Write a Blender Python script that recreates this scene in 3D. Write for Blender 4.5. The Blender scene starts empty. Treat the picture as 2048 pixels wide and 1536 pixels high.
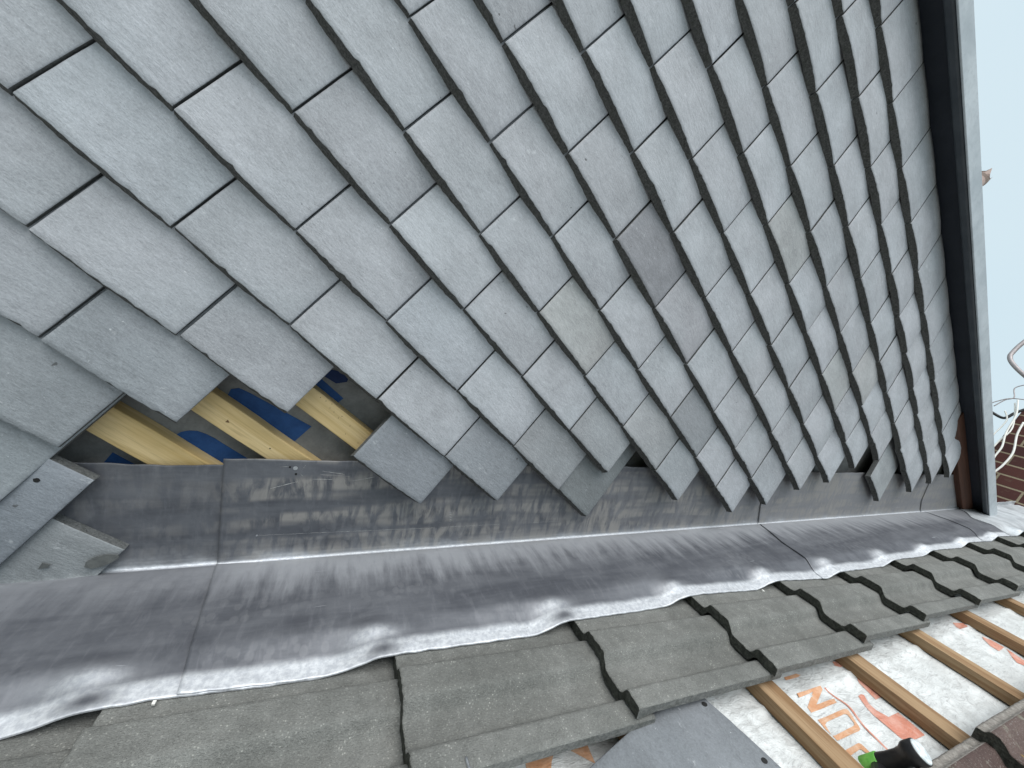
import bpy, bmesh, math, random
from mathutils import Vector, Matrix, noise
S = bpy.context.scene
COL = S.collection
PI = math.pi

# ------------------------------------------------------------------ camera (solved from the tile grid)
F = 750.0
RX = ((0.6048642745, -0.3795814101, 0.7000408292),
      (0.6660344607, -0.2407255953, -0.7060094085),
      (0.4365057922, 0.8932911848, 0.1072079873))
RM = Matrix(RX)
CAM = Vector((0.35085293, -0.62274482, 0.10725888))
cd = bpy.data.cameras.new('camera'); cam = bpy.data.objects.new('camera', cd); COL.objects.link(cam)
r, d, f = Vector(RX[0]), Vector(RX[1]), Vector(RX[2])
cam.matrix_world = Matrix(((r.x, -d.x, -f.x, CAM.x), (r.y, -d.y, -f.y, CAM.y), (r.z, -d.z, -f.z, CAM.z), (0, 0, 0, 1)))
cd.sensor_width = 36.0; cd.lens = F / 2048 * 36; cd.clip_start = 0.01; cd.clip_end = 2000
S.camera = cam

# roof frame: U up the slope, V away from the dormer wall, N out of the roof
C0 = Vector((0.4262, 0.03, -0.4439))
U = Vector((0.7986, 0, 0.6018)).normalized()
V = Vector((0, -1, 0))
N = U.cross(Vector((0, 1, 0))) * -1
N = Vector((-U.z, 0, U.x))
def rp(u, v, h): return C0 + U * u + V * v + N * h
def ray(px, py): return RM.transposed() @ Vector(((px - 1024) / F, (py - 768) / F, 1.0))
def hit(px, py, n, k):
    q = ray(px, py); return CAM + q * ((k - n.dot(CAM)) / n.dot(q))
def ony(px, py, y): return hit(px, py, Vector((0, 1, 0)), y)
def onx(px, py, x): return hit(px, py, Vector((1, 0, 0)), x)
def uv(px, py, h):
    p = hit(px, py, N, N.dot(C0) + h) - C0
    return (p.dot(U), p.dot(V))

# ------------------------------------------------------------------ object helpers
def tag(o, label=None, cat=None, group=None, kind=None):
    if label: o['label'] = label
    if cat: o['category'] = cat
    if group: o['group'] = group
    if kind: o['kind'] = kind
    return o
def thing(name, label, cat, loc=(0, 0, 0), group=None):
    o = bpy.data.objects.new(name, None); COL.objects.link(o); o.location = loc
    o.empty_display_size = 0.02
    return tag(o, label, cat, group)
def mesh(name, vs, fs, mats, parent=None, loc=(0, 0, 0), midx=None, smooth=None, uvs=None, rot=None):
    """vs are in world space; they are stored relative to loc (or to the parent's base)."""
    base = Vector(loc)
    m = bpy.data.meshes.new(name)
    m.from_pydata([tuple(Vector(v) - base) for v in vs], [], fs)
    for mt in (mats if isinstance(mats, (list, tuple)) else [mats]): m.materials.append(mt)
    if midx: m.polygons.foreach_set('material_index', midx)
    if smooth is not None:
        m.polygons.foreach_set('use_smooth', smooth if isinstance(smooth, list) else [smooth] * len(fs))
    if uvs:
        l = m.uv_layers.new(name='UVMap')
        for lp in m.loops: l.data[lp.index].uv = uvs[lp.vertex_index]
    m.validate(); m.update()
    o = bpy.data.objects.new(name, m); COL.objects.link(o)
    if parent:
        o.parent = parent; o.location = base - parent.location
    else: o.location = base
    return o
def fixnormals(o):
    bm = bmesh.new(); bm.from_mesh(o.data); bmesh.ops.recalc_face_normals(bm, faces=bm.faces); bm.to_mesh(o.data); bm.free()
    return o
def bevel(o, w, seg=2):
    md = o.modifiers.new('bevel', 'BEVEL'); md.width = w; md.segments = seg; md.limit_method = 'ANGLE'; return o
def hexa(name, p, mats, parent=None, loc=(0, 0, 0), bev=0.0):
    """p: 8 points, bottom loop then top loop"""
    fs = [(3, 2, 1, 0), (4, 5, 6, 7), (0, 1, 5, 4), (1, 2, 6, 5), (2, 3, 7, 6), (3, 0, 4, 7)]
    o = fixnormals(mesh(name, p, fs, mats, parent, loc))
    if bev: bevel(o, bev)
    return o
def grid_faces(nu, nv, off=0, flip=False):
    fs = []
    for i in range(nu - 1):
        for j in range(nv - 1):
            a = off + i * nv + j; q = (a, a + nv, a + nv + 1, a + 1)
            fs.append(q[::-1] if flip else q)
    return fs
def tube(name, pts, rad, mat, parent=None, loc=(0, 0, 0), seg=10, cap=True):
    pts = [Vector(p) for p in pts]; vs = []; fs = []
    n = len(pts); up = Vector((0.3, 0.2, 1)).normalized()
    rads = rad if isinstance(rad, (list, tuple)) else [rad] * n
    for i, p in enumerate(pts):
        t = (pts[min(i + 1, n - 1)] - pts[max(i - 1, 0)]).normalized()
        a = t.cross(up)
        if a.length < 1e-3: a = t.cross(Vector((1, 0, 0)))
        a.normalize(); b = t.cross(a)
        for k in range(seg):
            c = 2 * PI * k / seg
            vs.append(p + (a * math.cos(c) + b * math.sin(c)) * rads[i])
    for i in range(n - 1):
        for k in range(seg):
            k2 = (k + 1) % seg
            fs.append((i * seg + k, i * seg + k2, (i + 1) * seg + k2, (i + 1) * seg + k))
    sm = [True] * len(fs)
    if cap:
        fs.append(tuple(range(seg))[::-1]); fs.append(tuple((n - 1) * seg + k for k in range(seg))); sm += [False, False]
    return fixnormals(mesh(name, vs, fs, mat, parent, loc, smooth=sm))
def spline(pts, n=8):
    pts = [Vector(p) for p in pts]; out = []
    for i in range(len(pts) - 1):
        p0 = pts[max(i - 1, 0)]; p1 = pts[i]; p2 = pts[i + 1]; p3 = pts[min(i + 2, len(pts) - 1)]
        for k in range(n):
            t = k / n
            out.append(0.5 * ((2 * p1) + (p2 - p0) * t + (2 * p0 - 5 * p1 + 4 * p2 - p3) * t * t + (3 * p1 - p0 - 3 * p2 + p3) * t ** 3))
    out.append(pts[-1]); return out
def sst(a, b, x):
    t = min(1, max(0, (x - a) / (b - a))); return t * t * (3 - 2 * t)
def nz(x, y=0.0, z=0.0): return noise.noise(Vector((x, y, z)))
def lerp_tab(tab, x):
    if x <= tab[0][0]: return tab[0][1]
    for (a, b), (c, e) in zip(tab, tab[1:]):
        if x <= c: return b + (e - b) * (x - a) / (c - a)
    return tab[-1][1]

# ------------------------------------------------------------------ materials
class NT:
    def __init__(s, name):
        s.m = bpy.data.materials.new(name); s.m.use_nodes = True; s.t = s.m.node_tree
        s.b = s.t.nodes['Principled BSDF']; s.x = 0
    def n(s, typ, **kw):
        o = s.t.nodes.new(typ)
        for k, v in kw.items(): setattr(o, k, v)
        return o
    def l(s, a, b): s.t.links.new(a, b)
    def val(s, sock, v):
        if isinstance(v, bpy.types.NodeSocket): s.l(v, sock)
        elif v is not None:
            if isinstance(v, (tuple, list)) and len(v) == 3 and sock.type == 'RGBA': v = (*v, 1)
            sock.default_value = v
    def math(s, op, a, b=None, c=None, clamp=False):
        o = s.n('ShaderNodeMath', operation=op, use_clamp=clamp)
        s.val(o.inputs[0], a)
        if b is not None: s.val(o.inputs[1], b)
        if c is not None: s.val(o.inputs[2], c)
        return o.outputs[0]
    def mix(s, fac, a, b, mode='MIX'):
        o = s.n('ShaderNodeMix', data_type='RGBA', blend_type=mode)
        s.val(o.inputs[0], fac); s.val(o.inputs[6], a); s.val(o.inputs[7], b); return o.outputs[2]
    def noise(s, vec, scale, detail=4, rough=0.55, dist=0.0):
        o = s.n('ShaderNodeTexNoise'); s.l(vec, o.inputs['Vector'])
        o.inputs['Scale'].default_value = scale; o.inputs['Detail'].default_value = detail
        o.inputs['Roughness'].default_value = rough; o.inputs['Distortion'].default_value = dist
        return o.outputs[0]
    def voro(s, vec, scale, feature='F1', rnd=1.0):
        o = s.n('ShaderNodeTexVoronoi', feature=feature); s.l(vec, o.inputs['Vector'])
        o.inputs['Scale'].default_value = scale; o.inputs['Randomness'].default_value = rnd
        return o.outputs[0]
    def ramp(s, v, a, b, lo=0.0, hi=1.0):
        o = s.n('ShaderNodeMapRange', interpolation_type='SMOOTHSTEP'); s.l(v, o.inputs[0])
        o.inputs[1].default_value = a; o.inputs[2].default_value = b; o.inputs[3].default_value = lo; o.inputs[4].default_value = hi
        return o.outputs[0]
    def scale(s, vec, sc, off=None):
        o = s.n('ShaderNodeVectorMath', operation='MULTIPLY'); s.l(vec, o.inputs[0]); o.inputs[1].default_value = sc
        r = o.outputs[0]
        if off is not None:
            a = s.n('ShaderNodeVectorMath', operation='ADD'); s.l(r, a.inputs[0]); s.val(a.inputs[1], off); r = a.outputs[0]
        return r
    def coords(s, rand=True):
        tc = s.n('ShaderNodeTexCoord'); v = tc.outputs['Object']
        if rand:
            oi = s.n('ShaderNodeObjectInfo'); s.oi = oi
            c = s.n('ShaderNodeCombineXYZ')
            for k, m in enumerate((37.0, 71.0, 53.0)): s.l(s.math('MULTIPLY', oi.outputs['Random'], m), c.inputs[k])
            a = s.n('ShaderNodeVectorMath', operation='ADD'); s.l(v, a.inputs[0]); s.l(c.outputs[0], a.inputs[1]); v = a.outputs[0]
        return v
    def bump(s, h, strength=0.5, dist=0.001, prev=None):
        o = s.n('ShaderNodeBump'); o.inputs['Strength'].default_value = strength; o.inputs['Distance'].default_value = dist
        s.l(h, o.inputs['Height'])
        if prev is not None: s.l(prev, o.inputs['Normal'])
        return o.outputs[0]
    def done(s, col, rough=0.8, normal=None, metal=0.0, spec=0.5):
        s.val(s.b.inputs['Base Color'], col); s.val(s.b.inputs['Roughness'], rough); s.val(s.b.inputs['Metallic'], metal)
        s.b.inputs['Specular IOR Level'].default_value = spec
        if normal is not None: s.l(normal, s.b.inputs['Normal'])
        return s.m

def m_tile(name, base, dust=1.0):
    t = NT(name); v = t.coords()
    n1 = t.noise(v, 9, 3, 0.6); n2 = t.noise(t.scale(v, (1, 1, 2.6)), 60, 5, 0.7); n3 = t.noise(v, 420, 3, 0.7)
    n4 = t.noise(t.scale(v, (0.7, 1, 2.2)), 170, 3, 0.65)
    # obj.color: overall tone of this tile
    k = t.math('ADD', t.math('MULTIPLY', t.math('SUBTRACT', n1, 0.5), 0.85), t.math('MULTIPLY', t.math('SUBTRACT', n2, 0.5), 0.62))
    k = t.math('ADD', k, t.math('MULTIPLY', t.math('SUBTRACT', n4, 0.5), 0.34))
    k = t.math('ADD', k, t.math('MULTIPLY', t.math('SUBTRACT', n3, 0.5), 0.75))
    k = t.math('ADD', 1.0, t.math('MULTIPLY', k, 0.85 * dust))
    c = t.mix(t.ramp(t.noise(v, 5, 2), 0.38, 0.66), (base[0] * 1.008, base[1] * 0.998, base[2] * 1.0), (base[0] * 0.992, base[1] * 1.002, base[2] * 1.004))
    c = t.mix(1.0, c, t.oi.outputs['Color'], 'MULTIPLY')
    kk = t.n('ShaderNodeCombineXYZ'); [t.l(k, kk.inputs[i]) for i in range(3)]
    c = t.mix(1.0, c, kk.outputs[0], 'MULTIPLY')
    area = t.ramp(t.noise(v, 17, 3, 0.6), 0.50, 0.66)
    pit = t.ramp(t.noise(t.scale(v, (0.8, 1, 1.7)), 190, 4, 0.8), 0.60, 0.68)   # dark pits and scuffs, in patches
    c = t.mix(t.math('MULTIPLY', t.math('MULTIPLY', pit, area), 0.62), c, (0.09, 0.092, 0.095))
    spot = t.ramp(t.noise(v, 75, 2, 0.5), 0.755, 0.785); c = t.mix(t.math('MULTIPLY', spot, 0.7), c, (0.06, 0.06, 0.06))
    wh = t.ramp(t.noise(t.scale(v, (1, 1, 1.6), (4.0, 2.0, 9.0)), 30, 6, 0.78), 0.60, 0.76)   # pale bloom
    c = t.mix(t.math('MULTIPLY', wh, 0.55), c, (0.66, 0.68, 0.70))
    fl = t.ramp(t.noise(t.scale(v, (1, 1, 1.5), (1.0, 5.0, 3.0)), 120, 3, 0.7), 0.70, 0.76)
    c = t.mix(t.math('MULTIPLY', fl, 0.55), c, (0.74, 0.76, 0.78))
    nb = t.bump(n3, 0.35, 0.0012); nb = t.bump(n2, 0.35, 0.003, nb); nb = t.bump(n4, 0.35, 0.0015, nb)
    return t.done(c, 0.75, nb, spec=0.4)
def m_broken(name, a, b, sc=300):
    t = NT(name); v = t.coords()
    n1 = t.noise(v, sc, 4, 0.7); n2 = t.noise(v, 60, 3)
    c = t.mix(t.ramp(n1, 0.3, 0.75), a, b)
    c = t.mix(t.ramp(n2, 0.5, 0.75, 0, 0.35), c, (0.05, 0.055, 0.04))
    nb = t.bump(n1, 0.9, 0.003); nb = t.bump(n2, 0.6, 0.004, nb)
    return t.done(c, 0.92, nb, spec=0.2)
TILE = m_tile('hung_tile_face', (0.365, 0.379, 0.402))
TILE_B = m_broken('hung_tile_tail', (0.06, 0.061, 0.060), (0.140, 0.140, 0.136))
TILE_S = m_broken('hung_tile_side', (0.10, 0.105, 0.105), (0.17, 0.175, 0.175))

def m_concrete(name, a, b, lich=0.0):
    t = NT(name); v = t.coords()
    n0 = t.noise(v, 7, 4, 0.6); n1 = t.noise(v, 45, 5, 0.7); n2 = t.noise(t.scale(v, (1, 2.4, 1)), 380, 3, 0.75); n3 = t.noise(v, 900, 2, 0.6)
    c = t.mix(t.ramp(n0, 0.3, 0.7), a, b)
    k = t.math('ADD', 0.0, t.math('MULTIPLY', n2, 1.2)); k = t.math('ADD', k, t.math('MULTIPLY', n1, 0.8))
    kk = t.n('ShaderNodeCombineXYZ'); [t.l(k, kk.inputs[i]) for i in range(3)]
    c = t.mix(1.0, c, kk.outputs[0], 'MULTIPLY')
    sp = t.voro(v, 260); msk = t.ramp(n1, 0.5, 0.68)
    sp = t.math('MULTIPLY', t.ramp(sp, 0.30, 0.16), t.math('ADD', 0.30, t.math('MULTIPLY', msk, 1.1)), clamp=True)
    c = t.mix(t.math('MULTIPLY', sp, 0.55), c, (0.50, 0.50, 0.46))             # pale sand grains
    c = t.mix(t.ramp(n3, 0.62, 0.74, 0, 0.6), c, (0.03, 0.032, 0.03))
    if lich:
        yl = t.ramp(t.noise(v, 16, 4, 0.7, 0.6), 0.64, 0.68); c = t.mix(t.math('MULTIPLY', yl, 0.9), c, (0.55, 0.36, 0.03))
        gl = t.ramp(t.noise(t.scale(v, (1, 1, 1), (5.0, 3.0, 1.0)), 22, 5, 0.75, 0.5), 0.58, 0.68); c = t.mix(t.math('MULTIPLY', gl, 0.65), c, (0.30, 0.30, 0.24))
    nb = t.bump(n2, 0.8, 0.0022); nb = t.bump(n1, 0.6, 0.005, nb); nb = t.bump(n3, 0.5, 0.0012, nb)
    return t.done(c, 0.92, nb, spec=0.25)
CONC = m_concrete('concrete_tile', (0.160, 0.163, 0.154), (0.218, 0.221, 0.21))
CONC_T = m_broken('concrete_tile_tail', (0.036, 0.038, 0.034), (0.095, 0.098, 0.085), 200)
BROWN = m_concrete('old_brown_concrete', (0.09, 0.06, 0.055), (0.15, 0.11, 0.10), 1.0)
BROWN_E = m_broken('old_brown_edge', (0.20, 0.18, 0.165), (0.36, 0.34, 0.31), 160)

def m_lead(name, apron=False):
    t = NT(name); uvn = t.n('ShaderNodeUVMap'); u = uvn.outputs[0]
    sep = t.n('ShaderNodeSeparateXYZ'); t.l(u, sep.inputs[0]); q = sep.outputs[1]
    warp = t.math('MULTIPLY', t.math('SUBTRACT', t.noise(u, 9, 3), 0.5), 0.016)
    qq = t.math('ADD', q, warp)
    n0 = t.noise(u, 5, 4, 0.6)
    st = t.math('ADD', t.math('MULTIPLY', t.noise(t.scale(u, (4, 26, 1)), 1.0, 5, 0.65, 0.5), 0.6), t.math('MULTIPLY', t.noise(u, 16, 5, 0.65, 0.5), 0.4))                   # long faint bands along the roll direction
    st2 = t.noise(t.scale(u, (95, 22, 1)), 1.0, 4, 0.65, 0.4)                # short cross streaks
    c = t.mix(t.ramp(st, 0.30, 0.70), (0.068, 0.072, 0.086), (0.145, 0.151, 0.168))
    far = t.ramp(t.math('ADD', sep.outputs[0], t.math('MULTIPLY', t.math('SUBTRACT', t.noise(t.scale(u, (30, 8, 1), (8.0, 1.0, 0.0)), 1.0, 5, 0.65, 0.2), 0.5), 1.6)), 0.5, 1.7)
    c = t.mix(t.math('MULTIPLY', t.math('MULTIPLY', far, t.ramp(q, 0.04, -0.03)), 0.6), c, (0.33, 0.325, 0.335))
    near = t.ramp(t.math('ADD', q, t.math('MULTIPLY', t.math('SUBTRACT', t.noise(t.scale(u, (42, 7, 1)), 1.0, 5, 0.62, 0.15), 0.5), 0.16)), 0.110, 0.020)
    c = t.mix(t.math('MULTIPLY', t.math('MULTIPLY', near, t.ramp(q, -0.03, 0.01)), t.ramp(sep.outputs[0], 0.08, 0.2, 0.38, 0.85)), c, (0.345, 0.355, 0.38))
    c = t.mix(t.math('MULTIPLY', t.ramp(st2, 0.50, 0.72), 0.30), c, (0.20, 0.205, 0.225))
    # dried rows of brownish water marks on the upstand and near the crease
    row = t.ramp(t.noise(t.scale(u, (3.0, 30, 1)), 1.0, 2, 0.5), 0.40, 0.60)
    drop = t.ramp(t.noise(t.scale(u, (62, 17, 1), (3.1, 7.7, 0.0)), 1.0, 4, 0.58, 0.55), 0.36, 0.60)
    up = t.ramp(q, 0.03, -0.02)
    lft = t.ramp(sep.outputs[0], 0.10, 0.2, 0.25, 1.0)
    row = t.math('MAXIMUM', row, t.ramp(q, -0.05, -0.012, 0.0, 0.8))
    wm = t.math('MULTIPLY', t.math('MULTIPLY', row, drop), t.math('MULTIPLY', up, lft))
    c = t.mix(t.math('MULTIPLY', wm, 0.85), c, (0.31, 0.295, 0.28))
    rs = t.voro(t.scale(u, (1.3, 1, 1)), 62); rz = t.math('MULTIPLY', t.ramp(rs, 0.52, 0.36), t.ramp(t.noise(t.scale(u, (3, 11, 1), (2.0, 5.0, 0.0)), 1.0, 3), 0.48, 0.62))
    c = t.mix(t.math('MULTIPLY', rz, 0.17), c, (0.27, 0.275, 0.29))
    # bright rubbed metal along the fold
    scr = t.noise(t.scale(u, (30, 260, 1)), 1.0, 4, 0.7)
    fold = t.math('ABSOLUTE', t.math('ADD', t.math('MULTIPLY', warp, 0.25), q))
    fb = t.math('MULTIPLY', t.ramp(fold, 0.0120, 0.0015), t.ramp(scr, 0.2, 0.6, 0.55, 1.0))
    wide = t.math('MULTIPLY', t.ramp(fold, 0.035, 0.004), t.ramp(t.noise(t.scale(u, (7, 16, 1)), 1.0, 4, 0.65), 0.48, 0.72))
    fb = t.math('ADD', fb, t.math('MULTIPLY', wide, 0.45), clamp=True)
    # dressed lower edge, beaten bright, with dark hollows: unbeaten lead plus painted shade
    att = t.n('ShaderNodeAttribute'); att.attribute_name = 'dress'
    eb = t.math('MULTIPLY', att.outputs['Fac'], t.ramp(t.noise(t.scale(u, (28, 60, 1)), 1.0, 4, 0.7), 0.25, 0.55, 0.70, 1.0))
    b = t.math('MAXIMUM', fb, eb)
    mott = t.noise(u, 130, 4, 0.7)
    pale = t.mix(t.ramp(mott, 0.35, 0.65), (0.50, 0.52, 0.56), (0.70, 0.72, 0.75))
    c = t.mix(b, c, pale)
    sc = t.ramp(t.noise(t.scale(u, (9, 230, 1), (0.0, 3.0, 0.0)), 1.0, 2, 0.5, 0.15), 0.735, 0.76)
    c = t.mix(t.math('MULTIPLY', sc, 0.45), c, (0.6, 0.62, 0.66))
    pit = t.ramp(t.voro(u, 95), 0.10, 0.06); pm = t.ramp(t.noise(u, 12, 2), 0.58, 0.68)
    c = t.mix(t.math('MULTIPLY', t.math('MULTIPLY', pit, pm), 0.6), c, (0.05, 0.05, 0.055))
    nb = t.bump(t.noise(u, 22, 3, 0.5), 0.5, 0.004); nb = t.bump(mott, 0.22, 0.001, nb); nb = t.bump(st2, 0.12, 0.001, nb)
    rr = t.math('ADD', 0.42, t.math('MULTIPLY', t.noise(u, 30, 3), 0.22))
    return t.done(c, rr, nb, metal=0.25, spec=0.5)
LEAD = m_lead('lead_sheet')

def m_wood(name, a, b, ax=0, sc=1.0):
    t = NT(name); v = t.coords()
    s3 = [60 * sc, 60 * sc, 60 * sc]; s3[ax] = 3.0 * sc
    g = t.noise(t.scale(v, tuple(s3)), 1.0, 5, 0.6, 0.8); g2 = t.noise(t.scale(v, tuple(x * 6 for x in s3)), 1.0, 3, 0.6)
    big = t.noise(v, 12, 3)
    c = t.mix(t.ramp(g, 0.3, 0.72), a, b)
    c = t.mix(t.ramp(g2, 0.52, 0.75, 0, 0.35), c, tuple(x * 0.45 for x in a))
    c = t.mix(t.ramp(big, 0.5, 0.75, 0, 0.4), c, tuple(x * 0.75 for x in a))
    return t.done(c, 0.8, t.bump(g2, 0.5, 0.001, t.bump(g, 0.4, 0.001)), spec=0.3)
PINE = m_wood('new_pine_batten', (0.52, 0.37, 0.16), (0.68, 0.52, 0.28), 0)
OLDW = m_wood('weathered_batten', (0.22, 0.125, 0.06), (0.37, 0.255, 0.15), 1)
TIMBER = m_wood('red_brown_timber', (0.06, 0.026, 0.016), (0.10, 0.042, 0.026), 0)

def m_flat(name, a, b, sc=30, rough=0.7, spec=0.4, metal=0.0, bumpd=0.001, bs=0.3):
    t = NT(name); v = t.coords()
    n1 = t.noise(v, sc, 5, 0.65); n2 = t.noise(v, sc * 9, 3, 0.6)
    c = t.mix(t.ramp(n1, 0.3, 0.7), a, b)
    c = t.mix(t.ramp(n2, 0.45, 0.8, 0, 0.35), c, tuple(x * 0.7 for x in a))
    return t.done(c, rough, t.bump(n2, bs, bumpd), metal, spec)
MEMB = m_flat('breather_membrane', (0.15, 0.15, 0.148), (0.235, 0.235, 0.23), 25, 0.85, 0.2)
BLUE = m_flat('blue_print', (0.012, 0.05, 0.16), (0.02, 0.075, 0.22), 30, 0.7, 0.3)
BLUE_D = m_flat('dark_blue_print', (0.006, 0.018, 0.07), (0.01, 0.028, 0.10), 30, 0.7, 0.3)
def m_underlay():
    t = NT('white_underlay'); v = t.coords(False)
    n1 = t.noise(v, 14, 5, 0.65, 0.8); n2 = t.noise(t.scale(v, (1, 2.2, 1)), 34, 5, 0.7, 1.2); n3 = t.noise(v, 160, 4, 0.7)
    c = t.mix(t.ramp(n1, 0.32, 0.68), (0.57, 0.58, 0.575), (0.76, 0.78, 0.78))
    c = t.mix(t.ramp(n2, 0.50, 0.68, 0, 0.65), c, (0.40, 0.40, 0.395))
    dirt = t.ramp(t.noise(v, 60, 5, 0.8), 0.66, 0.74, 0, 0.7); c = t.mix(dirt, c, (0.22, 0.19, 0.16))
    nb = t.bump(n2, 0.7, 0.006); nb = t.bump(n1, 0.5, 0.008, nb); nb = t.bump(n3, 0.2, 0.001, nb)
    return t.done(c, 0.45, nb, spec=0.5)
UNDER = m_underlay()
def m_print(name, a, b):
    t = NT(name); v = t.coords(False); n = t.noise(v, 45, 5, 0.7, 0.6)
    c = t.mix(t.ramp(n, 0.35, 0.72), a, b)
    return t.done(c, 0.5, t.bump(t.noise(t.scale(v, (1, 2.2, 1)), 34, 5, 0.7, 1.2), 0.6, 0.005), spec=0.4)
ORANGE = m_print('orange_print', (0.60, 0.30, 0.16), (0.68, 0.45, 0.31))
SALMON = m_print('salmon_print', (0.58, 0.23, 0.16), (0.68, 0.40, 0.33))
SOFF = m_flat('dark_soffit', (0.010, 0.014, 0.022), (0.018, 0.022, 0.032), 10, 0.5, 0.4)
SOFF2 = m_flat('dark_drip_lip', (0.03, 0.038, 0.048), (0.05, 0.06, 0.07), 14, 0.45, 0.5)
TRIM = m_flat('pale_grey_trim', (0.36, 0.40, 0.43), (0.50, 0.54, 0.57), 9, 0.5, 0.4)
WHITEC = m_flat('white_cable', (0.75, 0.74, 0.70), (0.85, 0.84, 0.81), 40, 0.5)
GREYM = m_flat('weathered_grey_metal', (0.30, 0.27, 0.28), (0.42, 0.38, 0.38), 60, 0.5, 0.5, 0.2)
BLACKM = m_flat('black_steel', (0.014, 0.014, 0.016), (0.028, 0.027, 0.028), 60, 0.4, 0.5, 0.0)
STEEL = m_flat('bright_steel', (0.5, 0.52, 0.55), (0.7, 0.72, 0.74), 120, 0.3, 0.5, 0.9)
FACEP = m_flat('scuffed_white_face', (0.45, 0.50, 0.52), (0.80, 0.84, 0.85), 160, 0.45)
GREEN = m_flat('green_band', (0.10, 0.38, 0.05), (0.20, 0.50, 0.10), 90, 0.5)
HOLE = m_flat('hole_dark', (0.008, 0.008, 0.008), (0.012, 0.012, 0.012))
CLAY = m_flat('pale_clay', (0.42, 0.30, 0.27), (0.50, 0.38, 0.34), 20)
SLATE = m_tile('loose_tile_face', (0.185, 0.197, 0.212), 1.0)
def m_brick():
    t = NT('brickwork'); tc = t.n('ShaderNodeTexCoord'); v = tc.outputs['UV']
    b = t.n('ShaderNodeTexBrick'); t.l(v, b.inputs['Vector'])
    b.inputs['Scale'].default_value = 1.0; b.inputs['Brick Width'].default_value = 0.225; b.inputs['Row Height'].default_value = 0.075
    b.inputs['Mortar Size'].default_value = 0.006; b.inputs['Mortar Smooth'].default_value = 0.25; b.inputs['Bias'].default_value = -0.2
    b.inputs['Color1'].default_value = (0.070, 0.026, 0.022, 1); b.inputs['Color2'].default_value = (0.040, 0.017, 0.017, 1); b.inputs['Mortar'].default_value = (0.24, 0.20, 0.14, 1)
    n = t.noise(v, 14, 5, 0.7); n2 = t.noise(v, 160, 3)
    c = t.mix(t.ramp(n, 0.55, 0.72, 0, 0.45), b.outputs[0], (0.14, 0.11, 0.075))
    c = t.mix(t.ramp(n2, 0.5, 0.7, 0, 0.4), c, (0.05, 0.03, 0.03))
    h = t.math('SUBTRACT', 1.0, b.outputs[1])
    return t.done(c, 0.9, t.bump(n2, 0.5, 0.002, t.bump(h, 0.9, 0.006)), spec=0.2)
BRICK = m_brick()
GROUND = m_flat('far_ground', (0.10, 0.11, 0.07), (0.16, 0.16, 0.12), 0.3, 0.95, 0.1)
ROOFB = m_flat('grey_flat_roof', (0.2, 0.2, 0.2), (0.28, 0.28, 0.28), 8)

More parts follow.
